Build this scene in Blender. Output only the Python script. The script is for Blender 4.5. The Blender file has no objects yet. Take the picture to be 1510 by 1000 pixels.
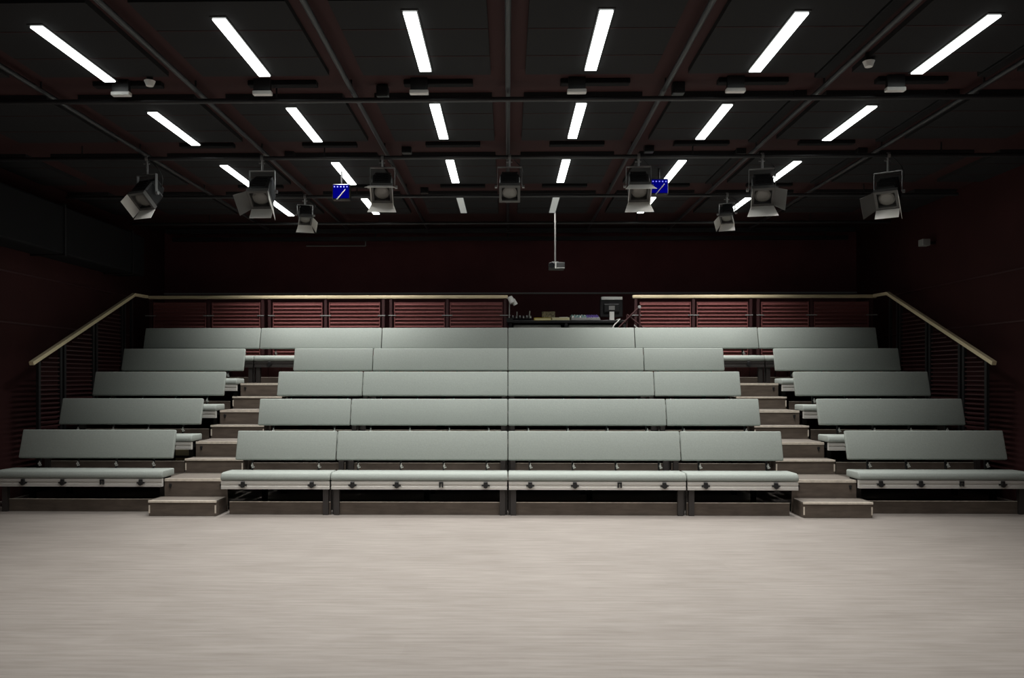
import bpy, bmesh, math, random
from mathutils import Vector, Matrix
random.seed(7)
sc = bpy.context.scene
COL = sc.collection
R = math.radians
EYE = 1.57

# ------------------------------------------------------------------ materials
def mat(name, col, rough=0.6, metal=0.0, spec=0.5, noise=0.0, nscale=8.0, stretch=(1, 1, 1), bump=0.0,
        emit=None, estr=0.0, trans=0.0):
    m = bpy.data.materials.new(name); m.use_nodes = True
    nt = m.node_tree; b = nt.nodes['Principled BSDF']
    b.inputs['Base Color'].default_value = (*col, 1)
    b.inputs['Roughness'].default_value = rough
    b.inputs['Metallic'].default_value = metal
    b.inputs['Specular IOR Level'].default_value = spec
    if trans: b.inputs['Transmission Weight'].default_value = trans
    if emit:
        b.inputs['Emission Color'].default_value = (*emit, 1)
        b.inputs['Emission Strength'].default_value = estr
    if noise or bump:
        tc = nt.nodes.new('ShaderNodeTexCoord'); mp = nt.nodes.new('ShaderNodeMapping')
        mp.inputs['Scale'].default_value = stretch
        nt.links.new(tc.outputs['Object'], mp.inputs['Vector'])
        nz = nt.nodes.new('ShaderNodeTexNoise'); nz.inputs['Scale'].default_value = nscale
        nz.inputs['Detail'].default_value = 6
        nt.links.new(mp.outputs['Vector'], nz.inputs['Vector'])
        if noise:
            rp = nt.nodes.new('ShaderNodeValToRGB')
            rp.color_ramp.elements[0].position = 0.3; rp.color_ramp.elements[1].position = 0.7
            rp.color_ramp.elements[0].color = (*[c * (1 - noise) for c in col], 1)
            rp.color_ramp.elements[1].color = (*[min(1, c * (1 + noise)) for c in col], 1)
            nt.links.new(nz.outputs['Fac'], rp.inputs['Fac'])
            nt.links.new(rp.outputs['Color'], b.inputs['Base Color'])
        if bump:
            bp = nt.nodes.new('ShaderNodeBump'); bp.inputs['Strength'].default_value = bump
            bp.inputs['Distance'].default_value = 0.01
            nt.links.new(nz.outputs['Fac'], bp.inputs['Height'])
            nt.links.new(bp.outputs['Normal'], b.inputs['Normal'])
    return m

M = {}
M['cloth'] = mat('grey_upholstery', (.285, .312, .288), .85, noise=.05, nscale=60, bump=.05, spec=.25)
M['alu'] = mat('aluminium_rail', (.62, .605, .57), .42, .3)
M['silver'] = mat('bright_metal', (.75, .75, .72), .3, .8)
M['black'] = mat('black_metal', (.012, .012, .013), .45)
M['blackm'] = mat('matt_black', (.008, .008, .009), .8, spec=.2)
M['leg'] = mat('dark_leg_and_shade', (.035, .03, .028), .55)  # leg paint, also painted shade on top row rails and in leg gaps
M['ply'] = mat('brown_board', (.118, .093, .075), .65, noise=.22, nscale=5, stretch=(1, 4, 4), spec=.3)
M['plyedge'] = mat('pale_board_edge', (.66, .59, .50), .6, noise=.15, nscale=20)
M['tread'] = mat('tread_vinyl', (.15, .130, .110), .6, noise=.15, nscale=10, stretch=(1, 6, 6))
M['deck'] = mat('deck_board', (.10, .085, .07), .7)
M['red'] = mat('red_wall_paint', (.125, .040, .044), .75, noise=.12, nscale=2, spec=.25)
M['maroon'] = mat('shaded_red_wall_paint', (.042, .013, .013), .8, noise=.12, nscale=2, spec=.2)  # same red paint, darkened to put the side walls' shade into the colour
M['louvre'] = mat('red_slat_paint', (.205, .070, .067), .5, noise=.1, nscale=30, spec=.4)
M['redpost'] = mat('dark_red_post', (.05, .016, .017), .5)
M['wood'] = mat('pale_wood_rail', (.85, .72, .47), .4, noise=.14, nscale=12, stretch=(.3, 6, 6))
M['soffit'] = mat('maroon_soffit', (.045, .019, .019), .8, spec=.2)
M['panel'] = mat('dark_ceiling_panel', (.021, .021, .0225), .85, spec=.2)
M['pipe'] = mat('black_pipe', (.022, .022, .024), .4)
M['lens'] = mat('frosted_lens', (.21, .205, .19), .25, spec=.5, bump=.3, nscale=40)
M['door'] = mat('lit_barn_door', (.78, .76, .72), .5, .0)  # bright copy, the downlight on the flaps is put into the colour
M['doordark'] = mat('shaded_door_and_frame', (.09, .088, .085), .5)  # dark copy with the side flaps' shade painted in, also the frame colour
M['yoke'] = mat('yoke_metal', (.30, .30, .30), .35, .5)
M['lampon'] = mat('tube_diffuser', (.8, .8, .8), .5, emit=(.95, 1.0, .97), estr=5.0)
M['lampoff'] = mat('dimmed_diffuser', (.62, .62, .60), .5, emit=(.95, 1, .95), estr=.22)
M['white'] = mat('white_plastic', (.85, .85, .82), .5)
M['grey'] = mat('grey_plastic', (.30, .30, .29), .5)
M['darkgrey'] = mat('dark_grey_plastic', (.09, .09, .09), .5)
M['blue'] = mat('blue_glow', (.0, .0, .01), .95, spec=0, emit=(.0, .0, 1.0), estr=.15)
M['bluedot'] = mat('blue_led', (.1, .1, .5), .4, emit=(.25, .25, 1.0), estr=.9)
M['yellow'] = mat('yellow_card', (.85, .68, .07), .6)
M['cream'] = mat('cream_card', (.80, .75, .45), .6)
M['box'] = mat('mottled_board', (.25, .22, .15), .7, noise=.7, nscale=35)
M['teal'] = mat('teal_cap', (.20, .36, .36), .5)
M['purple'] = mat('purple_cap', (.16, .10, .40), .5)
M['screen'] = mat('dark_glass', (.01, .01, .012), .15)
M['case'] = mat('pale_case', (.42, .43, .40), .6)

# vinyl floor laid in strips across the room
def floor_mat():
    m = bpy.data.materials.new('streaked_vinyl'); m.use_nodes = True
    nt = m.node_tree; b = nt.nodes['Principled BSDF']; N = nt.nodes.new; L = nt.links.new
    tc = N('ShaderNodeTexCoord')
    def noise(sx, sy, scale, det):
        mp = N('ShaderNodeMapping'); mp.inputs['Scale'].default_value = (sx, sy, 1)
        L(tc.outputs['Object'], mp.inputs['Vector'])
        n = N('ShaderNodeTexNoise'); n.inputs['Scale'].default_value = scale; n.inputs['Detail'].default_value = det
        L(mp.outputs['Vector'], n.inputs['Vector']); return n
    a = noise(1.1, 13, 2.0, 8); c = noise(.9, 2.0, 1.2, 3); g = noise(4, 70, 2.5, 4)
    mp = N('ShaderNodeMapping'); L(tc.outputs['Object'], mp.inputs['Vector'])
    br = N('ShaderNodeTexBrick'); br.inputs['Scale'].default_value = 1
    br.inputs['Brick Width'].default_value = 1.2; br.inputs['Row Height'].default_value = .18
    br.inputs['Mortar Size'].default_value = .0012
    br.inputs['Color1'].default_value = (.30, .30, .30, 1); br.inputs['Color2'].default_value = (.62, .62, .62, 1)
    br.inputs['Mortar'].default_value = (.3, .3, .3, 1); L(mp.outputs['Vector'], br.inputs['Vector'])
    def mth(op, x, y):
        n = N('ShaderNodeMath'); n.operation = op
        for i, v in enumerate((x, y)):
            if isinstance(v, (int, float)): n.inputs[i].default_value = v
            else: L(v, n.inputs[i])
        return n.outputs[0]
    s = mth('ADD', mth('MULTIPLY', a.outputs['Fac'], .52), mth('MULTIPLY', c.outputs['Fac'], .22))
    s = mth('ADD', s, mth('MULTIPLY', g.outputs['Fac'], .20))
    s = mth('ADD', s, mth('MULTIPLY', br.outputs['Color'], .12))
    rp = N('ShaderNodeValToRGB'); e = rp.color_ramp.elements
    e[0].position = .36; e[0].color = (.18, .158, .140, 1)
    e[1].position = .70; e[1].color = (.285, .258, .235, 1)
    L(s, rp.inputs['Fac']); L(rp.outputs['Color'], b.inputs['Base Color'])
    b.inputs['Roughness'].default_value = .55; b.inputs['Specular IOR Level'].default_value = .3
    return m
M['floor'] = floor_mat()

# ------------------------------------------------------------------ mesh helpers
class MB:
    def __init__(s): s.bm = bmesh.new()
    def box(s, x0, x1, y0, y1, z0, z1, bevel=0, seg=2, rot=None, mi=0):
        r = bmesh.ops.create_cube(s.bm, size=1)
        vs = r['verts']; c = Vector(((x0 + x1) / 2, (y0 + y1) / 2, (z0 + z1) / 2))
        for v in vs:
            v.co = Vector((v.co.x * (x1 - x0), v.co.y * (y1 - y0), v.co.z * (z1 - z0)))
            if rot: v.co = rot @ v.co
            v.co += c
        for f in {f for v in vs for f in v.link_faces}: f.material_index = mi
        if bevel:
            es = list({e for v in vs for e in v.link_edges})
            bmesh.ops.bevel(s.bm, geom=es, offset=bevel, segments=seg, profile=.5, affect='EDGES')
        return s
    def prism(s, pts, x0, x1, bevel=0, seg=3, mi=0):
        """closed (y, z) outline pushed along X"""
        a = [s.bm.verts.new((x0, y, z)) for y, z in pts]; b = [s.bm.verts.new((x1, y, z)) for y, z in pts]
        n = len(pts); fs = [s.bm.faces.new(a), s.bm.faces.new(list(reversed(b)))]
        for i in range(n):
            j = (i + 1) % n; fs.append(s.bm.faces.new((a[j], a[i], b[i], b[j])))
        for f in fs: f.material_index = mi
        if bevel:
            es = list({e for f in fs for e in f.edges})
            bmesh.ops.bevel(s.bm, geom=es, offset=bevel, segments=seg, profile=.5, affect='EDGES')
        return s
    def tube(s, p, q, r, r2=None, n=12, mi=0):
        p = Vector(p); q = Vector(q); d = q - p
        m = Matrix.Translation((p + q) / 2) @ d.to_track_quat('Z', 'Y').to_matrix().to_4x4()
        g = bmesh.ops.create_cone(s.bm, cap_ends=True, segments=n, radius1=r, radius2=r if r2 is None else r2,
                                  depth=d.length, matrix=m)
        for f in {f for v in g['verts'] for f in v.link_faces}: f.material_index = mi
        return s
    def bar(s, p, q, w, h, mi=0):
        """rectangular bar from p to q, h measured as near to vertical as it can be"""
        p = Vector(p); q = Vector(q); d = (q - p); L = d.length; d.normalize()
        up = Vector((0, 0, 1)) if abs(d.z) < .99 else Vector((0, 1, 0))
        sx = d.cross(up).normalized(); u = sx.cross(d).normalized()
        m = Matrix((sx, d, u)).transposed()
        c = (p + q) / 2
        return s.box(c.x - w / 2, c.x + w / 2, c.y - L / 2, c.y + L / 2, c.z - h / 2, c.z + h / 2, rot=m, mi=mi)
    def quadslab(s, pts, t, mi=0):
        """four corners thickened along their normal"""
        P = [Vector(p) for p in pts]; n = (P[1] - P[0]).cross(P[2] - P[0]).normalized() * t
        a = [s.bm.verts.new(p) for p in P]; b = [s.bm.verts.new(p + n) for p in P]
        fs = [s.bm.faces.new(list(reversed(a))), s.bm.faces.new(b)]
        for i in range(4):
            j = (i + 1) % 4; fs.append(s.bm.faces.new((a[i], a[j], b[j], b[i])))
        for f in fs: f.material_index = mi
        return s
    def build(s, name, m, parent=None, smooth=False, loc=None):
        bmesh.ops.recalc_face_normals(s.bm, faces=s.bm.faces)
        me = bpy.data.meshes.new(name); s.bm.to_mesh(me); s.bm.free()
        for k in (m if isinstance(m, (list, tuple)) else [m]): me.materials.append(k)
        o = bpy.data.objects.new(name, me); COL.objects.link(o)
        if parent: o.parent = parent
        if loc: o.location = loc
        if smooth:
            for p in me.polygons: p.use_smooth = True
            try: me.set_sharp_from_angle(angle=R(38))
            except Exception: pass
        return o

def tag(o, label, cat, group=None, kind=None):
    o['label'] = label; o['category'] = cat
    if group: o['group'] = group
    if kind: o['kind'] = kind
    return o
def thing(name, label, cat, loc=(0, 0, 0), group=None, rot=None):
    o = bpy.data.objects.new(name, None); COL.objects.link(o); o.location = loc
    o.empty_display_size = .1
    if rot: o.rotation_euler = rot
    return tag(o, label, cat, group)
def struct(o, label, cat): return tag(o, label, cat, kind='structure')
def copy_tree(o, parent=None):
    c = o.copy(); COL.objects.link(c)
    if parent: c.parent = parent
    for ch in list(o.children): copy_tree(ch, c)
    return c
ORD = ['first', 'second', 'third', 'fourth', 'fifth', 'sixth', 'seventh', 'eighth', 'ninth']

# ------------------------------------------------------------------ room
Q = 2.6 / 3.0
WX, WY, CZ = 6.38, 15.35, 4.637 * Q + EYE * (1 - Q)
Y0 = -1.5
struct(MB().box(-WX, WX, Y0, WY, -.1, 0).build('floor', M['floor']), 'pale grey-brown streaked vinyl floor of the stage area', 'floor')
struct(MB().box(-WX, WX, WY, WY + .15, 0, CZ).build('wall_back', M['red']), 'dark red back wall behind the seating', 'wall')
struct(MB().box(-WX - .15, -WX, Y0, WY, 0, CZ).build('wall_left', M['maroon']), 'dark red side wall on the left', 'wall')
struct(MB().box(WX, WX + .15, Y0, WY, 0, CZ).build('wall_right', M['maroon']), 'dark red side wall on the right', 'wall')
S = 1.62 * Q                       # bay width of the ceiling grid
ROWY = [v * Q for v in (5.15, 7.51, 9.84, 12.22, 14.60)]
cb = MB(); cb.box(-WX, WX, Y0, WY, CZ, CZ + .12, mi=0)
for y in [.37, 2.42] + ROWY:
    for k in range(-5, 5):
        x0 = max(k * S + .15, -WX + .02); x1 = min((k + 1) * S - .15, WX - .02)
        if x1 - x0 < .1: continue
        if y - .74 < Y0: continue
        cb.box(x0, x1, y - .74, y + .70, CZ - .045, CZ + .01, mi=1)
        cb.box(x0, x1, y - .26, y - .25, CZ - .048, CZ - .04, mi=0); cb.box(x0, x1, y + .27, y + .28, CZ - .048, CZ - .04, mi=0)
struct(cb.build('ceiling', [M['soffit'], M['panel']]), 'dark ceiling of black acoustic panels between maroon strips', 'ceiling')
struct(MB().box(-WX, WX, WY - .03, WY, 3.085, 3.115).build('trim_1', M['grey']), 'thin grey rail along the dark red back wall', 'trim')
n = 2
for sx, side in ((-1, 'left'), (1, 'right')):
    for z, w in ((2.25, 'lower'), (2.90, 'upper')):
        o = MB().box(sx * WX - (.015 if sx > 0 else 0), sx * WX + (.015 if sx < 0 else 0), 3, WY - .05, z, z + .02).build('trim_%d' % n, M['redpost'])
        struct(o, '%s thin seam strip along the %s wall' % (w, side), 'trim'); n += 1

# ------------------------------------------------------------------ strip lights
POWER = 21
LZ = EYE + 2.6
ROWN = ['unseen row nearest the camera', 'first visible row', 'second row', 'third row', 'back row']  # nearest row lies out of view, added to light the near floor
COLN = ['far left', 'second from the left', 'left of centre', 'right of centre', 'second from the right', 'far right']
def lamp(label, x, y, on, group, r, c):
    t = thing('ceiling_light', label, 'light', (x, y, LZ), group)
    MB().box(-.062, .062, -.60, .60, .006, .024, bevel=.004, seg=1).build('housing', M['black'], t)
    MB().box(-.048, .048, -.572, .572, -.004, .008).build('diffuser', M['lampon'] if on else M['lampoff'], t)
    if True:
        ld = bpy.data.lights.new('tube_light', 'AREA'); ld.shape = 'RECTANGLE'; ld.size = .094; ld.size_y = 1.14
        ld.energy = POWER * (1 if on else .22) * (1, 1, 1, 1.15, 1.45)[r] * ((.45, .8, 1, 1, .8, .45)[c] if r == 0 else 1); ld.color = (1.0, .985, .955); ld.spread = R(106)  # unseen row dimmed outwards to shape the falloff on the floor
        lo = bpy.data.objects.new('tube_light', ld); COL.objects.link(lo); lo.parent = t; lo.location = (0, 0, -.012)
for r, y in enumerate(ROWY):
    for c in range(6):
        on = not (r == 4 and c in (2, 3))
        lab = ('lit white strip light on the ceiling, %s, %s' if on else 'dimmed grey strip light on the ceiling, %s, %s') % (ROWN[r], COLN[c])
        lamp(lab, (c - 2.5) * S, y + (.20, .09, 0, 0, .06, .13)[c], on, 'ceiling strip lights', r, c)

# ------------------------------------------------------------------ pipes
PZL, PZC = EYE + 2.975 * Q, EYE + 2.895 * Q
pn = ['third one left of the centre', 'second one left of the centre', 'first one left of the centre', 'the one on the centre line',
      'first one right of the centre', 'second one right of the centre', 'third one right of the centre']
for i, k in enumerate(range(-3, 4)):
    t = thing('lighting_pipe', 'lengthwise black ceiling pipe, ' + pn[i], 'pipe', (k * S, 0, PZL), 'lengthwise ceiling pipes')
    MB().tube((0, 1, 0), (0, 14.6, 0), .023, n=14).build('tube', M['pipe'], t, True)
    for y in [v * Q for v in (4.0, 6.4, 8.72, 11.05, 13.38)]:
        MB().tube((0, y - .12, .02), (0, y - .12, CZ - PZL), .009, n=8).build('hanger', M['pipe'], t)
CY = [v * Q for v in (8.70, 10.99, 13.36, 15.72)]
for i, y in enumerate(CY):
    t = thing('lighting_pipe', 'black pipe running across the room under the ceiling, %s from the stage' % ORD[i], 'pipe', (0, y, PZC), 'crosswise ceiling pipes')
    MB().tube((-6.2, 0, 0), (6.2, 0, 0), .023, n=14).build('tube', M['pipe'], t, True)
    for k in (-3.5, -1.5, 1.5, 3.5):
        MB().tube((k * S, 0, .015), (k * S, 0, CZ - PZC), .008, n=8).build('hanger', M['pipe'], t)
# pair of black beams over the back wall
for i, (y, z, l) in enumerate(((14.75, 4.15, 'upper'), (15.05, 4.06, 'lower'))):
    t = thing('curtain_track', 'black track across the top of the back wall, %s one' % l, 'track', (0, y, z), 'black tracks over the back wall')
    MB().box(-6.1, 6.1, -.03, .03, -.035, .035).build('beam', M['pipe'], t)
    hm = MB()
    for x in (-5.7, -2.4, .0, 2.4, 5.7): hm.tube((x, 0, .03), (x, 0, CZ - z), .012, n=8)
    hm.build('hanger', M['pipe'], t)

for k, l in ((2, 'second'), (3, 'third')):
    for j, (y0, y1) in enumerate(((5.4, 7.3), (7.78, 9.3), (9.75, 11.3))):
        t = thing('cable_trunking', 'black trunking on the ceiling beside the %s right lengthwise pipe, %s stretch' % (l, ORD[j]), 'trunking', (k * S - .09, y0, CZ), 'black trunking on the right')
        MB().box(-.05, .05, 0, y1 - y0, -.06, 0, bevel=.006, seg=1).build('channel', M['blackm'], t)
        MB().box(-.055, .055, -.012, .004, -.065, 0).build('end_cap', M['black'], t)
# black battens and pale boxes in the maroon strips
for r, y in enumerate([v * Q for v in (8.62, 10.90, 13.27)]):
    for c in range(6):
        x = (c - 3) * S + .78
        o = MB().box(-.31, .31, -.045, .045, -.045, 0, bevel=.006, seg=1).build('ceiling_batten', M['blackm'], loc=(x, y, CZ))
        tag(o, 'black batten on the ceiling strip behind the %s cross pipe, %s bay' % (ORD[r], COLN[c] if c not in (2, 3) else COLN[c]), 'batten', 'black ceiling battens')
for c in range(6):
    x = (c - 2.5) * S - (.09 if c else -.04)
    t = thing('junction_box', 'small pale box under the ceiling by the first cross pipe, %s' % COLN[c], 'box', (x, 8.55 * Q, CZ), 'pale boxes along the first cross pipe')
    MB().box(-.085, .085, -.03, .03, -.142, -.108, bevel=.005, seg=1).build('cover', M['white'], t)
    MB().box(-.075, .075, -.026, .026, -.108, 0).build('bracket', M['black'], t)
for (x, y, l) in ((-3.62 * Q, 8.35 * Q, 'left'), (3.42 * Q, 7.95 * Q, 'right')):
    t = thing('ceiling_sensor', 'small pale sensor under the ceiling near the first cross pipe, %s side' % l, 'sensor', (x, y, CZ), 'ceiling sensors')
    MB().tube((0, 0, -.07), (0, 0, -.115), .048, .03, n=20).build('dome', M['white'], t, True)
    MB().tube((0, 0, 0), (0, 0, -.07), .028, n=12).build('base', M['black'], t)
for i, (px, py, y, l) in enumerate(((560, 127, 8.6, 'left of the centre by the first cross pipe'), (1007, 125, 8.6, 'right of the centre by the first cross pipe'),
        (597, 215, 11.0, 'left of the centre by the second cross pipe'), (962, 215, 11.0, 'right of the centre by the second cross pipe'),
        (421, 222, 11.2, 'over the second spotlight from the left'), (624, 277, 13.4, 'by the third cross pipe left of the centre'))):
    y *= Q
    x = (px - 749) * y / 1227 * (.995 if px < 749 else .985); z = EYE + (555 - py) * y / 1227
    t = thing('ceiling_loudspeaker', 'small black box hung under the ceiling, ' + l, 'loudspeaker', (x, y + .12, z), 'small black boxes under the ceiling')
    MB().box(-.055, .055, -.05, .05, -.055, .045, bevel=.01).build('cabinet', M['black'], t)
    MB().box(-.02, .02, -.015, .015, .045, CZ - z).build('bracket', M['black'], t)
    MB().box(-.04, .04, -.054, -.048, -.045, -.015).build('grille', M['pipe'], t)

# ------------------------------------------------------------------ spotlights
def spot(label, x, y, yaw, pitch, doors, size=1.0, pz=PZC, ext=0):
    """hook over the pipe, yoke, body tipped down by pitch, turned by yaw from facing the stage"""
    size *= .9
    drop = .375 * size + ext
    t = thing('stage_spotlight', label, 'spotlight', (x, y, pz), 'stage spotlights')
    RZ = Matrix.Rotation(yaw, 4, 'Z')
    c = MB()
    pts = [(.0305 * math.cos(a), .0305 * math.sin(a)) for a in [R(d) for d in range(-60, 241, 30)]]
    for a, b in zip(pts, pts[1:]): c.bar((0, a[0], a[1]), (0, b[0], b[1]), .03, .010)
    c.tube((0, 0, -.032), (0, 0, -.115 - ext), .014, n=10).tube((.03, 0, -.06), (-.04, 0, -.06), .008, n=8)
    c.build('clamp', M['yoke'], t)
    W = .31 * size
    yk = MB(); yk.box(-W / 2, W / 2, -.018, .018, -.122 - ext, -.112 - ext)
    for s in (-1, 1):
        yk.bar((s * W / 2, 0, -.117 - ext), (s * W / 2, 0, -drop), .006, .036)
    yk.build('yoke', M['yoke'], t).matrix_local = RZ
    for s in (-1, 1):
        MB().tube((s * (W / 2 + .003), 0, -drop), (s * (W / 2 + .03), 0, -drop), .022 * size, n=12).build('knob', M['yoke'], t).matrix_local = RZ
    # the tilting head (its own local frame is baked in)
    head_m = RZ @ Matrix.Translation((0, 0, -drop)) @ Matrix.Rotation(pitch, 4, 'X')
    def hb(mb, name, m, smooth=False):
        o = mb.build(name, m, t, smooth); o.matrix_local = head_m; return o
    w, h = .255 * size, .27 * size
    b = MB()
    b.box(-w / 2, w / 2, -.10 * size, .10 * size, -h / 2, h / 2, bevel=.03 * size)
    b.prism([(.09 * size, -h / 2 + .01), (.09 * size, h / 2 - .01), (.20 * size, h / 2 - .05 * size), (.20 * size, -h / 2 + .05 * size)], -w / 2 + .02, w / 2 - .02, bevel=.012)
    for k in range(4): b.box(-w / 2 + .04, w / 2 - .04, -.06 * size + k * .045 * size, -.045 * size + k * .045 * size, h / 2 - .004, h / 2 + .008)
    hb(b, 'housing', M['black'])
    f = MB(); fo, fi = .265 * size, .20 * size; y0, y1 = -.155 * size, -.10 * size
    f.box(-fo / 2, fo / 2, y0, y1, fi / 2, fo / 2); f.box(-fo / 2, fo / 2, y0, y1, -fo / 2, -fi / 2)
    f.box(-fo / 2, -fi / 2, y0, y1, -fi / 2, fi / 2); f.box(fi / 2, fo / 2, y0, y1, -fi / 2, fi / 2)
    hb(f, 'front_frame', M['doordark'])
    l = MB(); m = bmesh.ops.create_uvsphere(l.bm, u_segments=28, v_segments=14, radius=1)
    for v in m['verts']: v.co = Vector((v.co.x * .098 * size, v.co.y * .03 * size - .105 * size, v.co.z * .098 * size))
    for r in (.045, .07, .09):
        pr = [(r * size * math.cos(R(a)), r * size * math.sin(R(a))) for a in range(0, 361, 20)]
        for p, q in zip(pr, pr[1:]): l.tube((p[0], -.132 * size + r * .10, p[1]), (q[0], -.132 * size + r * .10, q[1]), .003, n=6)
    hb(l, 'lens', M['lens'], True)
    for which, L, fl, ext in doors:
        hw = hh = fo / 2; cf, sf = math.cos(fl), math.sin(fl); q = MB(); L *= size; ext *= size
        if which in ('top', 'bottom'):
            s = 1 if which == 'top' else -1
            pts = [(-hw, y0, s * hh), (hw, y0, s * hh), (hw + ext, y0 - L * cf, s * (hh + L * sf)), (-hw - ext, y0 - L * cf, s * (hh + L * sf))]
        else:
            s = 1 if which == 'right' else -1
            pts = [(s * hw, y0, -hh), (s * hw, y0, hh), (s * (hw + L * sf), y0 - L * cf, hh + ext), (s * (hw + L * sf), y0 - L * cf, -hh - ext)]
        q.quadslab(pts, .004); hb(q, 'barn_door', M['door'] if which in ('bottom', 'top') or L * sf < .06 else M['doordark'])  # top, bottom and narrow flaps painted lit, spread side flaps painted shaded
    # mains lead looping up to the pipe
    lead = MB(); pr = None
    for i in range(9):
        u = i / 8; p = (.05 + .10 * math.sin(u * 3.14), .16 * size * (1 - u) , -drop + .05 + (drop - .08) * u)
        if pr: lead.tube(pr, p, .006, n=6)
        pr = p
    lead.build('mains_lead', M['black'], t).matrix_local = RZ
    return t
full = [('top', .17, R(35), .04), ('bottom', .17, R(35), .05), ('left', .17, R(40), .03), ('right', .17, R(40), .03)]
SP = [
    ('black stage spotlight at the far left turned aside with one bright flap below', -4.80 * Q, 10.99 * Q, R(-22), R(50), [('bottom', .15, R(6), .01), ('left', .14, R(6), .0)], 1.0, PZC, .07),
    ('black stage spotlight second from the left with flaps spread wide', -3.26 * Q, 10.99 * Q, R(-2), R(50), [('bottom', .15, R(6), .0), ('left', .16, R(52), .02), ('right', .20, R(17), .02)], 1.06, PZC, .03),
    ('small black spotlight hung further back left of the centre, bright flap below', -3.27 * Q, 13.36 * Q, R(20), R(62), [('bottom', .17, R(8), .05), ('right', .17, R(30), .03), ('left', .08, R(10), .0)], .76, PZC),
    ('black stage spotlight left of centre with wide top and bottom flaps', -1.66 * Q, 10.99 * Q, R(3), R(48), [('top', .13, R(26), .06), ('bottom', .16, R(8), .05), ('left', .06, R(4), .0), ('right', .11, R(6), .0)], 1.0, PZC),
    ('black stage spotlight in the middle without flaps', 0.02, 10.99 * Q, R(0), R(50), [], 1.0, PZC),
    ('black stage spotlight right of centre with bright flaps above and below', 1.72 * Q, 10.99 * Q, R(-3), R(48), [('top', .15, R(16), .06), ('bottom', .18, R(6), .05), ('left', .06, R(4), .0), ('right', .06, R(4), .0)], 1.0, PZC),
    ('small black spotlight hung further back right of the centre, bright flaps', 3.50 * Q, 13.36 * Q, R(-24), R(62), [('bottom', .16, R(8), .03), ('left', .17, R(28), .03), ('right', .06, R(8), .0)], .76, PZC),
    ('black stage spotlight second from the right with wide bottom flap', 3.34 * Q, 10.99 * Q, R(-12), R(49), [('bottom', .17, R(6), .05), ('right', .15, R(58), .02), ('left', .06, R(4), .0)], 1.04, PZC, .03),
    ('black stage spotlight at the far right with three flaps folded apart', 4.98 * Q, 10.99 * Q, R(-34), R(46), [('bottom', .15, R(6), .0), ('left', .18, R(46), .02), ('right', .19, R(12), .02)], 1.04, PZC, .075),
]
for a in SP: spot(*a)
for (px, py, y, l) in ((503, 283, 10.5, 'left of the third spotlight'), (971, 277, 10.5, 'right of the centre behind a spotlight')):
    x = (px - 749) * y / 1227; z = EYE + (555 - py) * y / 1227
    t = thing('blue_wash_light', 'small lighting unit glowing blue under the ceiling ' + l, 'light', (x, y, z), 'blue glowing units')
    MB().box(-.11, .11, -.04, .06, -.10, .10, bevel=.01).build('housing', M['black'], t)
    MB().box(-.10, .10, -.046, -.038, -.08, .085).build('lit_face', M['blue'], t)
    d = MB()
    for k in range(5): d.box(-.09 + k * .04, -.075 + k * .04, -.050, -.044, .055, .068)
    d.build('led', M['bluedot'], t)
    MB().bar((-.05, -.055, -.10), (.06, -.055, .03), .012, .012).build('handle', M['yoke'], t)
    MB().tube((0, 0, .10), (0, 0, CZ - z), .012).build('stem', M['black'], t)

# projector on a pole
t = thing('projector', 'small grey projector hung on a thin pole before the back wall', 'projector', (.77, 13.2, EYE + 1.743))
MB().box(-.125, .125, -.12, .14, -.05, .05, bevel=.012).build('case', M['darkgrey'], t)
MB().tube((-.08, -.12, 0), (-.08, -.15, 0), .042, n=22).build('lens', M['screen'], t, True)
MB().box(-.03, -.01, -.126, -.118, -.05, .05).box(.0, .12, -.126, -.118, -.045, -.035).build('trim_strip', M['white'], t)
MB().tube((-.02, .02, .055), (-.02, .02, CZ - EYE - 1.743), .014, n=10).build('pole', M['grey'], t)
MB().box(-.07, .03, -.03, .07, .055, .075).build('bracket', M['grey'], t)
# conduit on the back wall
t = thing('wall_conduit', 'thin dark conduit high on the back wall left of the centre', 'conduit', (-2.63, WY, EYE + 2.41))
MB().tube((-1.1, -.02, 0), (0, -.02, 0), .012).tube((0, -.02, 0), (0, -.02, .14), .012).tube((0, -.02, .14), (1.1, -.02, .14), .012).build('tube', M['grey'], t)
# big duct along the left wall
t = thing('ventilation_duct', 'black ventilation duct along the top of the left wall', 'duct', (-WX, 0, 0))
MB().box(.0, .45, 3, 13.5, 3.2, 3.85, bevel=.03).build('duct_body', M['blackm'], t)
for y in (5, 7, 9, 11, 13): MB().box(0, .47, y, y + .04, 3.18, 3.87).build('flange', M['black'], t)
t = thing('wall_camera', 'small grey camera high in the right corner', 'camera', (6.26, 12.55, EYE + 1.995))
MB().box(-.10, .02, -.08, .06, -.05, .05, bevel=.01).build('case', M['grey'], t)
MB().box(.02, .13, -.02, .02, -.02, .02).build('bracket', M['black'], t)

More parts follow.
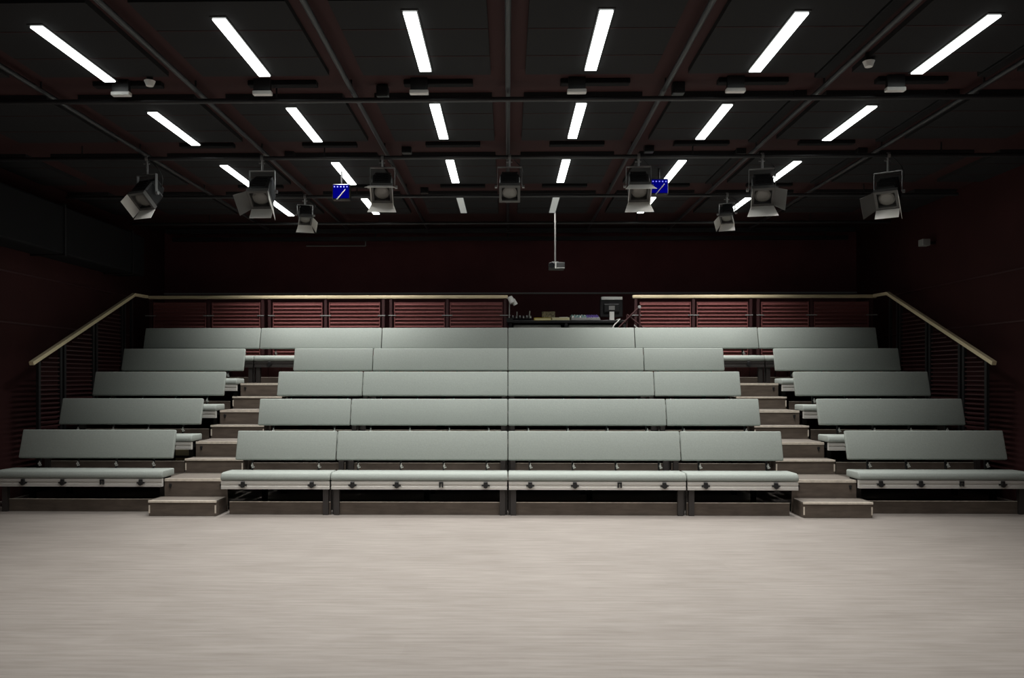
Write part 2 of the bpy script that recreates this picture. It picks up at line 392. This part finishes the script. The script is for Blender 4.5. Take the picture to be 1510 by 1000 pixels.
# ------------------------------------------------------------------ benches
RISE, DZ, BY = .353, .87, 9.34
def make_bench(name, length, clips, legs, ends=(0, 0), rail='alu'):
    """runs along +X from the origin; the front of the rail is at y = 0; ends = how far the seat sticks out past the back"""
    t = thing(name, '', 'bench')
    L = length; g = .004
    sx0, sx1 = g - ends[0], L - g + ends[1]
    MB().prism([(-.005, .392), (-.012, .43), (.012, .472), (.06, .482), (.36, .476), (.36, .392)], sx0, sx1, bevel=.016, seg=3).build('seat_cushion', M['cloth'], t, True)
    rl = MB().prism([(0, .296), (0, .326), (.006, .330), (.006, .352), (0, .356), (0, .388), (.05, .388), (.05, .296)], sx0 + .006, sx1 - .006)
    rl.build('seat_rail', M[rail], t)
    MB().box(sx0 + .03, sx1 - .03, .06, .33, .30, .388).build('seat_frame', M['blackm'], t)
    MB().prism([(.292, .600), (.392, .932), (.440, .918), (.342, .588)], g, L - g, bevel=.014, seg=3).build('backrest', M['cloth'], t, True)
    MB().prism([(.345, .62), (.415, .86), (.437, .86), (.367, .62)], .06, L - .06).build('back_board', M['blackm'], t)
    for x in legs:
        d = .20 if .09 < x < .2 or 1.70 < x < 1.80 else 0
        lg = MB().box(x - .03, x + .03, .035 + d, .095 + d, 0, .296)
        if x < .09: lg.box(.006, x - .028, .085, .095, .0, .296)  # added dark plate stands in for the shaded gap beside the leg
        elif L - x < .09: lg.box(x + .028, L - .006, .085, .095, .0, .296)
        lg.build('leg', M['leg'], t)
    xs = sorted(legs)
    kb = MB().box(.012 if len(xs) < 2 else xs[0] + .03, L - .012 if len(xs) < 2 else xs[-1] - .03, .075, .093, 0, .140, mi=0)
    kb.box(.012 if len(xs) < 2 else xs[0] + .03, L - .012 if len(xs) < 2 else xs[-1] - .03, .074, .094, .140, .145, mi=1)
    kb.build('kick_board', [M['ply'], M['plyedge']], t)
    for i, x in enumerate(clips):
        c = MB()
        if i % 4 == 2:
            c.box(x - .024, x - .008, -.016, .006, .322, .376).box(x + .008, x + .024, -.016, .006, .322, .376).box(x - .024, x + .024, -.016, .006, .366, .382)
        else:
            c.box(x - .022, x + .022, -.018, .006, .330, .384, bevel=.004, seg=1).tube((x, -.004, .337), (x, -.026, .337), .026, n=8)
            c.bar((x - .045, -.008, .342), (x + .045, -.008, .342), .014, .014)
        c.build('seat_clip', M['black'], t)
        b = MB()
        b.bar((x, .335, .40), (x, .36, .64), .02, .02).build('back_support', M['black'], t)
        k = MB().tube((x + .01, .325, .530), (x + .01, .300, .530), .013, n=8).bar((x + .005, .315, .515), (x + .012, .315, .560), .012, .010).bar((x + .005, .312, .505), (x + .035, .312, .515), .010, .012)
        k.build('support_bolt', M['silver'], t)
    return t
P_long = lambda: make_bench('upholstered_bench', 2.0, (.25, .75, 1.25, 1.75), (.062, 1.938))
P_shortL = lambda: make_bench('upholstered_bench', 1.18, (.19, .97), (1.118,), (.07, 0))
P_shortR = lambda: make_bench('upholstered_bench', 1.18, (.21, .99), (.062,), (0, .07))
P_sideL = lambda: make_bench('upholstered_bench', 1.86, (.24, .70, 1.16, 1.61), (.0, 1.76), (.09, 0))
P_sideR = lambda: make_bench('upholstered_bench', 1.86, (.25, .70, 1.16, 1.62), (.10, 1.86), (0, .09))
P_top = lambda: make_bench('upholstered_bench', 1.94, (.25, .73, 1.21, 1.69), (.062, 1.878), rail='leg')  # top row end rails painted dark in place of shade on aluminium
P_topL = lambda: make_bench('upholstered_bench', 1.86, (.24, .70, 1.16, 1.61), (.0, 1.80), (.09, 0), rail='leg')
P_topR = lambda: make_bench('upholstered_bench', 1.86, (.25, .70, 1.16, 1.62), (.06, 1.86), (0, .09), rail='leg')
proto = {}
def place(kind, make, x, y, z, label, group):
    if kind not in proto: o = make(); proto[kind] = o
    else: o = copy_tree(proto[kind])
    o.location = (x, y, z); o['label'] = label; o['group'] = group
SB = .18                        # the side blocks stand a little further back
ROW = ['front row', 'second row', 'third row', 'fourth row', 'top row']
SIDE_IN = {0: 3.98, 1: 3.97, 2: 3.97, 3: 3.97}
for k in range(5):
    y, z = BY + DZ * k, RISE * k
    rn = ROW[k]; gp = 'grey benches in the ' + rn
    base = 'grey upholstered bench in the %s, ' % rn
    place('long', P_long, -2, y, z, base + 'long one just left of the centre joint', gp)
    place('long', P_long, 0, y, z, base + 'long one just right of the centre joint', gp)
    if k < 4:
        place('sl', P_shortL, -3.18, y, z, base + 'short one ending at the left aisle', gp)
        place('sr', P_shortR, 2.0, y, z, base + 'short one ending at the right aisle', gp)
        place('sideL', P_sideL, -SIDE_IN[k] - 1.86, y + SB, z, base + 'outside the left aisle', gp)
        place('sideR', P_sideR, SIDE_IN[k], y + SB, z, base + 'outside the right aisle', gp)
    else:
        place('top', P_top, -3.94, y, z, base + 'second from the left end', gp)
        place('top', P_top, 2.0, y, z, base + 'second from the right end', gp)
        place('topL', P_topL, -5.80, y, z, base + 'at the left end', gp)
        place('topR', P_topR, 3.94, y, z, base + 'at the right end', gp)

# ------------------------------------------------------------------ tiers, aisle steps
A0, A1 = 3.265, 3.965            # aisle platforms
def aisle_level(k): return .376 + .3635 * (k - 1)
def aisle_nose(k): return 9.625 + .883 * (k - 1)
TN = ['lowest', 'second', 'third', 'highest']
for k in range(1, 5):
    t = thing('seating_tier', '%s tier of the raked seating, brown boarded platform under the %s' % (TN[k - 1], ROW[k]), 'platform', (0, 0, 0), 'tiers of the raked seating')
    z = RISE * k; y0 = 9.80 + DZ * (k - 1); y1 = y0 + DZ - .01
    MB().box(-A0 + .01, A0 - .01, y0, y1, z - .05, z - .004).build('deck', M['deck'], t)
    for s in (-1, 1):
        xa, xb = sorted((s * (A1 + .01), s * 6.08))
        so = SB if k < 4 else .0
        ye = y1 + SB if k < 4 else y1
        MB().box(xa, xb, y0 + SB, ye, z - .05, z - .004).build('deck', M['deck'], t)
        for x in (s * 4.1, s * 5.9):
            MB().box(x - .03, x + .03, y0 + .40, y0 + .46, 0, z - .05).build('support_post', M['blackm'], t)
    for x in (-3.0, -1, 1, 3.0):
        MB().box(x - .03, x + .03, y0 + .40, y0 + .46, 0, z - .05).build('support_post', M['blackm'], t)
    al = aisle_level(k); an = aisle_nose(k); ae = aisle_nose(k + 1) - .002 if k < 4 else 12.80
    low = 0 if k == 1 else aisle_level(k - 1)
    for s in (-1, 1):
        xa, xb = sorted((s * A0, s * A1)); xo = s * (A1 + .035)
        if k == 1: xa, xb = min(xa, xo), max(xb, xo)
        d = MB().box(xa, xb, an, ae, al - .03, al).build('aisle_deck', M['tread'], t)
        MB().box(xa, xb, an - .004, an + .014, al - .028, al + .002).build('nosing', M['plyedge'], d)
        rs = MB().box(xa, xb, an + .002, an + .02, low, al - .028).build('riser', M['ply'], t)
        for x in (xa + .07, xb - .07):
            MB().tube((x, an + .002, al - .07), (x, an - .016, al - .07), .016, n=8).box(x - .008, x + .008, an - .012, an + .002, al - .105, al - .06).build('bolt', M['black'], rs)
        if k == 4:
            MB().box(xa, xb, 12.802, y1, z - .05, z - .004).build('deck', M['deck'], t)
for s, side in ((-1, 'left'), (1, 'right')):
    for k in range(1, 5):
        low = 0 if k == 1 else aisle_level(k - 1)
        yf = 9.335 + .885 * (k - 1) - (.06 if k == 1 else 0); yb = aisle_nose(k) - .022; top = low + (.173 if k == 1 else .172)
        xa, xb = sorted((s * 3.275, s * (4.03 if k == 1 else 3.985)))
        lab = ('brown boxed step on the floor at the foot of the %s aisle' % side) if k == 1 else \
            'brown boxed half step in the %s aisle, %s one up from the floor' % (side, ORD[k - 1])
        t = thing('aisle_step', lab, 'step', ((xa + xb) / 2, yf, low + .003), 'boxed steps in the aisles')
        w = (xb - xa) / 2; h = top - low - .003; d = yb - yf
        MB().box(-w, w, .0, d, 0, h - .02).build('box', M['ply'], t)
        MB().box(-w - .004, w + .004, -.006, d, h - .02, h).build('tread', M['tread'], t)
        e = MB().box(-w - .005, w + .005, -.012, .012, h - .020, h + .002)
        e.build('nosing', M['plyedge'], t)
        for q in (-w + .0045, w - .0045): MB().box(q - .0075, q + .0075, -.005, .004, .03, h - .05).build('edge_strip', M['plyedge'], t)
t = thing('wooden_crate', 'small wooden crate tucked under the second row bench at the left aisle', 'crate', (-4.22, 10.71, RISE))
MB().box(-.09, .09, 0, .15, 0, .27, bevel=.004, seg=1).build('body', M['wood'], t)
MB().box(-.092, .092, -.004, .154, .16, .19).build('band', M['redpost'], t)
# rear deck for the control desk, with a red boarded front
t = thing('control_platform', 'dark platform behind the top row carrying the control desk', 'platform', (0, 0, 0))
MB().box(-6.1, 6.1, 13.36, 15.30, 1.74, 1.788).build('deck', M['deck'], t)
fb = MB()
for i in range(60):
    x = -6.08 + i * .2027
    fb.box(x, x + .19, 13.32, 13.345, 1.44, 1.785)
fb.build('front_board', M['louvre'], t)
for x in (-5.9, -3, 0, 3, 5.9):
    MB().box(x - .04, x + .04, 14.8, 14.88, 0, 1.74).build('support_post', M['blackm'], t)

# ------------------------------------------------------------------ guard rails behind the top row
GY, GZ, DK = 13.9, 2.91, 1.79
def gx(px): return (px - 749) * GY / 1227 * (1.006 if px < 749 else .994)
def guard(label, px0, px1, posts, panels):
    x0, x1 = gx(px0), gx(px1)
    t = thing('guard_rail', label, 'railing', (0, GY, DK), 'guard rails behind the top row')
    MB().box(x0, x1, -.03, .03, GZ - DK - .042, GZ - DK + .014, bevel=.012).build('grip', M['wood'], t, True)
    for p in posts:
        x = gx(p); MB().box(x - .022, x + .022, -.015, .03, 0, GZ - DK - .03).build('post', M['redpost'], t)
        MB().box(x - .09, x + .09, -.022, -.014, .79, .805).build('bracket', M['grey'], t)
    for a, b in panels:
        xa, xb = gx(a), gx(b); q = MB()
        q.box(xa + .01, xb - .01, .012, .024, .09, 1.02)
        for i in range(15):
            z = .12 + i * .0605
            q.prism([(-.012, z), (-.012, z + .006), (.012, z + .022), (.012, z)], xa + .01, xb - .01)
        q.box(xa, xa + .012, -.012, .04, .08, 1.02); q.box(xb - .012, xb, -.012, .04, .08, 1.02)
        q.build('louvre_panel', M['louvre'], t)
guard('pale wood topped guard rail with red slats behind the top row, left of the desk', 219, 749,
      (222, 308, 388, 398, 481, 566, 577, 660, 745), ((226, 304), (313, 384), (403, 476), (486, 561), (582, 656), (664, 741)))
guard('pale wood topped guard rail with red slats behind the top row, right of the desk', 933, 1291,
      (938, 1023, 1107, 1118, 1196, 1284), ((944, 1019), (1028, 1103), (1123, 1192), (1200, 1280)))
# sloping handrails at the ends
def hand(s, side):
    X = 6.05
    t = thing('handrail', 'pale wood handrail sloping down the %s end of the seating' % side, 'railing', (s * X, 0, 0), 'sloping handrails')
    p0 = Vector((0, 10.46, EYE + .162)); p1 = Vector((0, 13.36, EYE + 1.32)); p2 = Vector((0, GY - .06, EYE + 1.33))
    gm = MB(); gm.bar(p0, p1, .055, .048); gm.bar(p1 - Vector((0, .01, 0)), p2, .055, .048)
    gm.tube(p1 - Vector((.027, 0, 0)), p1 + Vector((.027, 0, 0)), .024, n=14)
    gm.build('grip', M['wood'], t)
    def rz(y): return p0.z + (p1.z - p0.z) * (y - p0.y) / (p1.y - p0.y) - .05
    def dk(y):
        k = max(0, min(4, int((y - 9.98) / DZ) + 1)); return RISE * k if y > 9.98 else 0
    ys = (10.62, 11.14, 11.24, 12.02, 12.12, 12.92, 13.02, 13.27)
    for y in ys:
        MB().box(-.018, .018, y - .025, y + .025, dk(y) + .003, min(rz(y), rz(13.3)) + .02).build('post', M['black'], t)
    for a, b in ((0, 1), (2, 3), (4, 5)):
        ya, yb = ys[a] + .025, ys[b] - .025; q = MB()
        z0 = dk(yb) + .08; n = int((rz(yb) - .06 - z0) / .06)
        for i in range(n):
            z = z0 + i * .06
            y0 = ya if z < rz(ya) - .03 else ya + (z + .03 - rz(ya)) / (rz(yb) - rz(ya)) * (yb - ya)
            if yb - y0 > .04: q.box(-.008, .008, y0, yb, z, z + .016)
        q.build('slat_panel', M['redpost'], t)
hand(-1, 'left'); hand(1, 'right')

# ------------------------------------------------------------------ control desk and what stands on it
DT = 2.515
t = thing('control_desk', 'long black control desk in the gap between the guard rails', 'desk', (0, 14.0, DK))
h = DT - DK
MB().box(.0, 2.02, .02, .72, h - .045, h, bevel=.006).build('desk_top', M['black'], t)
for x in (.04, .98, 1.96):
    for y in (.06, .66): MB().box(x - .025, x + .025, y - .025, y + .025, 0, h - .045).build('leg', M['black'], t)
MB().box(.06, 1.94, .66, .68, .35, h - .045).build('back_panel', M['blackm'], t)
for x0, x1, l in ((.09, .90, 'left'), (1.02, 1.80, 'right')):
    t = thing('equipment_case', 'pale grey case standing under the %s half of the control desk' % l, 'case', ((x0 + x1) / 2, 14.20, DK), 'cases under the control desk')
    w = (x1 - x0) / 2
    MB().box(-w, w, -.12, .15, .015, .655, bevel=.03).build('body', M['case'], t, True)
    MB().box(-w - .004, w + .004, -.124, -.116, .42, .44).build('lid_seam', M['black'], t)
    for x in (-w + .08, w - .08): MB().box(x - .04, x + .04, -.1, .12, 0, .02).build('foot', M['black'], t)
t = thing('lighting_controller', 'small dark mixing unit with pale knobs at the left end of the desk', 'controller', (.235, 14.22, DT))
MB().prism([(-.12, 0), (-.12, .035), (.14, .10), (.14, 0)], -.19, .17, bevel=.006, seg=1).build('case', M['screen'], t)
for i in range(6):
    for j in range(2):
        y = -.07 + j * .10; z = .036 + (y + .12) * .25
        MB().tube((-.15 + i * .06, y, z), (-.15 + i * .06, y, z + .022), .012, n=8).build('knob', M['white'] if (i + j) % 2 else M['grey'], t)
MB().tube((-.08, .09, .08), (-.08, .05, .16), .008, n=8).tube((.13, .09, .08), (.14, .04, .17), .010, n=8).build('lamp_stalk', M['white'], t)
t = thing('ring_binder', 'yellow binder lying flat on the control desk', 'binder', (.59, 14.15, DT), None)
MB().box(-.145, .145, -.09, .16, 0, .006).box(-.145, .145, -.09, .16, .038, .044).box(-.147, -.14, -.09, .16, .002, .042).build('cover', M['yellow'], t)
MB().box(-.135, .138, -.085, .15, .007, .037).build('pages', M['cream'], t)
t = thing('paper_stack', 'stack of cream papers lying on the control desk beside the yellow binder', 'papers', (.92, 14.15, DT))
sm = MB()
for i in range(6): sm.box(-.175 + .006 * random.random(), .115 + .006 * random.random(), -.10, .13 + .01 * random.random(), i * .008, i * .008 + .007)
sm.build('sheets', M['cream'], t)
MB().box(-.05, .09, -.07, .05, .048, .056).build('note_block', M['white'], t)
t = thing('carton', 'small mottled brown carton on the control desk behind the yellow binder', 'box', (.70, 14.42, DT))
MB().box(-.11, .11, -.09, .09, 0, .165, bevel=.004, seg=1).build('body', M['box'], t)
MB().box(-.112, .112, -.092, .092, .150, .168).build('lid', M['box'], t)
t = thing('mixing_console', 'mixing console with teal and purple caps beside the monitor', 'mixer', (1.315, 14.24, DT))
MB().prism([(-.17, 0), (-.17, .04), (.20, .105), (.20, 0)], -.245, .245, bevel=.006, seg=1).build('case', M['grey'], t)
for i in range(11):
    for j in range(3):
        y = -.12 + j * .10; z = .04 + (y + .17) * .175
        MB().box(-.225 + i * .042, -.200 + i * .042, y, y + .03, z, z + .03).build('fader_cap', M['purple'] if i > 5 else (M['teal'] if (i + j) % 3 else M['white']), t)
t = thing('monitor', 'black monitor seen from behind at the right end of the desk', 'monitor', (1.775, 14.33, DT))
MB().box(-.195, .195, -.03, .03, .07, .40, bevel=.012).prism([(-.03, .12), (-.03, .33), (-.075, .29), (-.075, .16)], -.13, .13, bevel=.01).build('case', M['black'], t)
MB().box(-.05, .05, -.082, -.075, .19, .26).build('badge_plate', M['grey'], t)
MB().box(-.04, .04, -.09, -.05, .0, .16).box(-.03, .03, -.094, -.088, .02, .10).build('stand', M['white'], t)
MB().box(-.12, .12, -.13, .10, 0, .014, bevel=.004, seg=1).build('foot', M['grey'], t)
MB().box(-.175, .175, .030, .034, .09, .38).build('screen', M['screen'], t)
t = thing('folded_cloth', 'white folded cloth draped over the top of the black monitor', 'cloth', (1.775, 14.33, DT + .40))
MB().box(-.175, .185, -.055, .055, .001, .018, bevel=.006).box(-.175, .185, -.055, -.036, -.035, .012, bevel=.006).build('cloth', M['white'], t, True)
t = thing('folding_stand', 'dark red folding metal stand beside the right guard rail', 'stand', (2.12, 13.72, DK))
a, b, c = (-.24, .0, .62), (.10, .0, .98), (.36, .0, .40)
MB().tube((-.30, 0, .58), (.04, 0, .92), .014).build('strut', M['redpost'], t)
MB().tube((.04, 0, .92), (.06, 0, .0), .014).build('strut', M['redpost'], t)
MB().tube((-.16, .03, .80), (.44, .03, .30), .014).tube((-.16, .03, .80), (-.16, .03, 0), .012).build('strut', M['redpost'], t)
MB().tube((-.05, -.02, .62), (.30, -.02, .30), .010).tube((.44, .03, .30), (.44, .03, 0), .012).build('brace', M['grey'], t)
MB().tube((.04, -.03, .92), (.04, .03, .92), .026).build('joint', M['grey'], t)
t = thing('clamp_lamp', 'small white lamp clipped to the guard rail end left of the desk', 'lamp', (.06, 13.86, DK + .70))
MB().tube((-.03, 0, .40), (.02, -.02, .30), .045, .05, n=16).tube((.02, -.01, .36), (.07, 0, .27), .035, .04, n=14).build('shade', M['white'], t, True)
MB().tube((-.04, 0, .0), (-.03, 0, .36), .010).build('arm', M['grey'], t)
MB().box(-.08, .02, -.02, .06, -.02, .05).build('clamp', M['black'], t)
t = thing('desk_cable', 'white cable hanging over the front edge of the desk below the monitor', 'cable', (1.80, 14.0, DT))
cb = MB(); pr = None
for i in range(10):
    u = i / 9; p = (.10 * math.sin(u * 5) * u + .05, .18 - .22 * min(1, u * 1.6), .012 - max(0, u - .55) * .35)
    if pr: cb.tube(pr, p, .010, n=8)
    pr = p
cb.build('lead', M['white'], t)

# ------------------------------------------------------------------ world, camera, view
w = bpy.data.worlds.new('World'); sc.world = w; w.use_nodes = True
w.node_tree.nodes['Background'].inputs[0].default_value = (.9, .95, 1, 1)
w.node_tree.nodes['Background'].inputs[1].default_value = .004
F = 1227.0
cd = bpy.data.cameras.new('camera'); cam = bpy.data.objects.new('camera', cd); COL.objects.link(cam)
cd.sensor_width = 36; cd.sensor_fit = 'HORIZONTAL'; cd.lens = F / 1510 * 36
yaw = R(1.0)
cam.location = (0, 0, EYE); cam.rotation_euler = (R(90), 0, yaw)
cd.shift_x = (755 - (749 - F * math.tan(yaw))) / 1510
cd.shift_y = 55 / 1510
cd.clip_end = 100
sc.camera = cam
sc.view_settings.view_transform = 'Standard'; sc.view_settings.look = 'None'
sc.view_settings.gamma = 1; sc.view_settings.use_curve_mapping = False
sc.view_settings.exposure = 0
sc.cycles.use_denoising = True
sc.cycles.max_bounces = 6
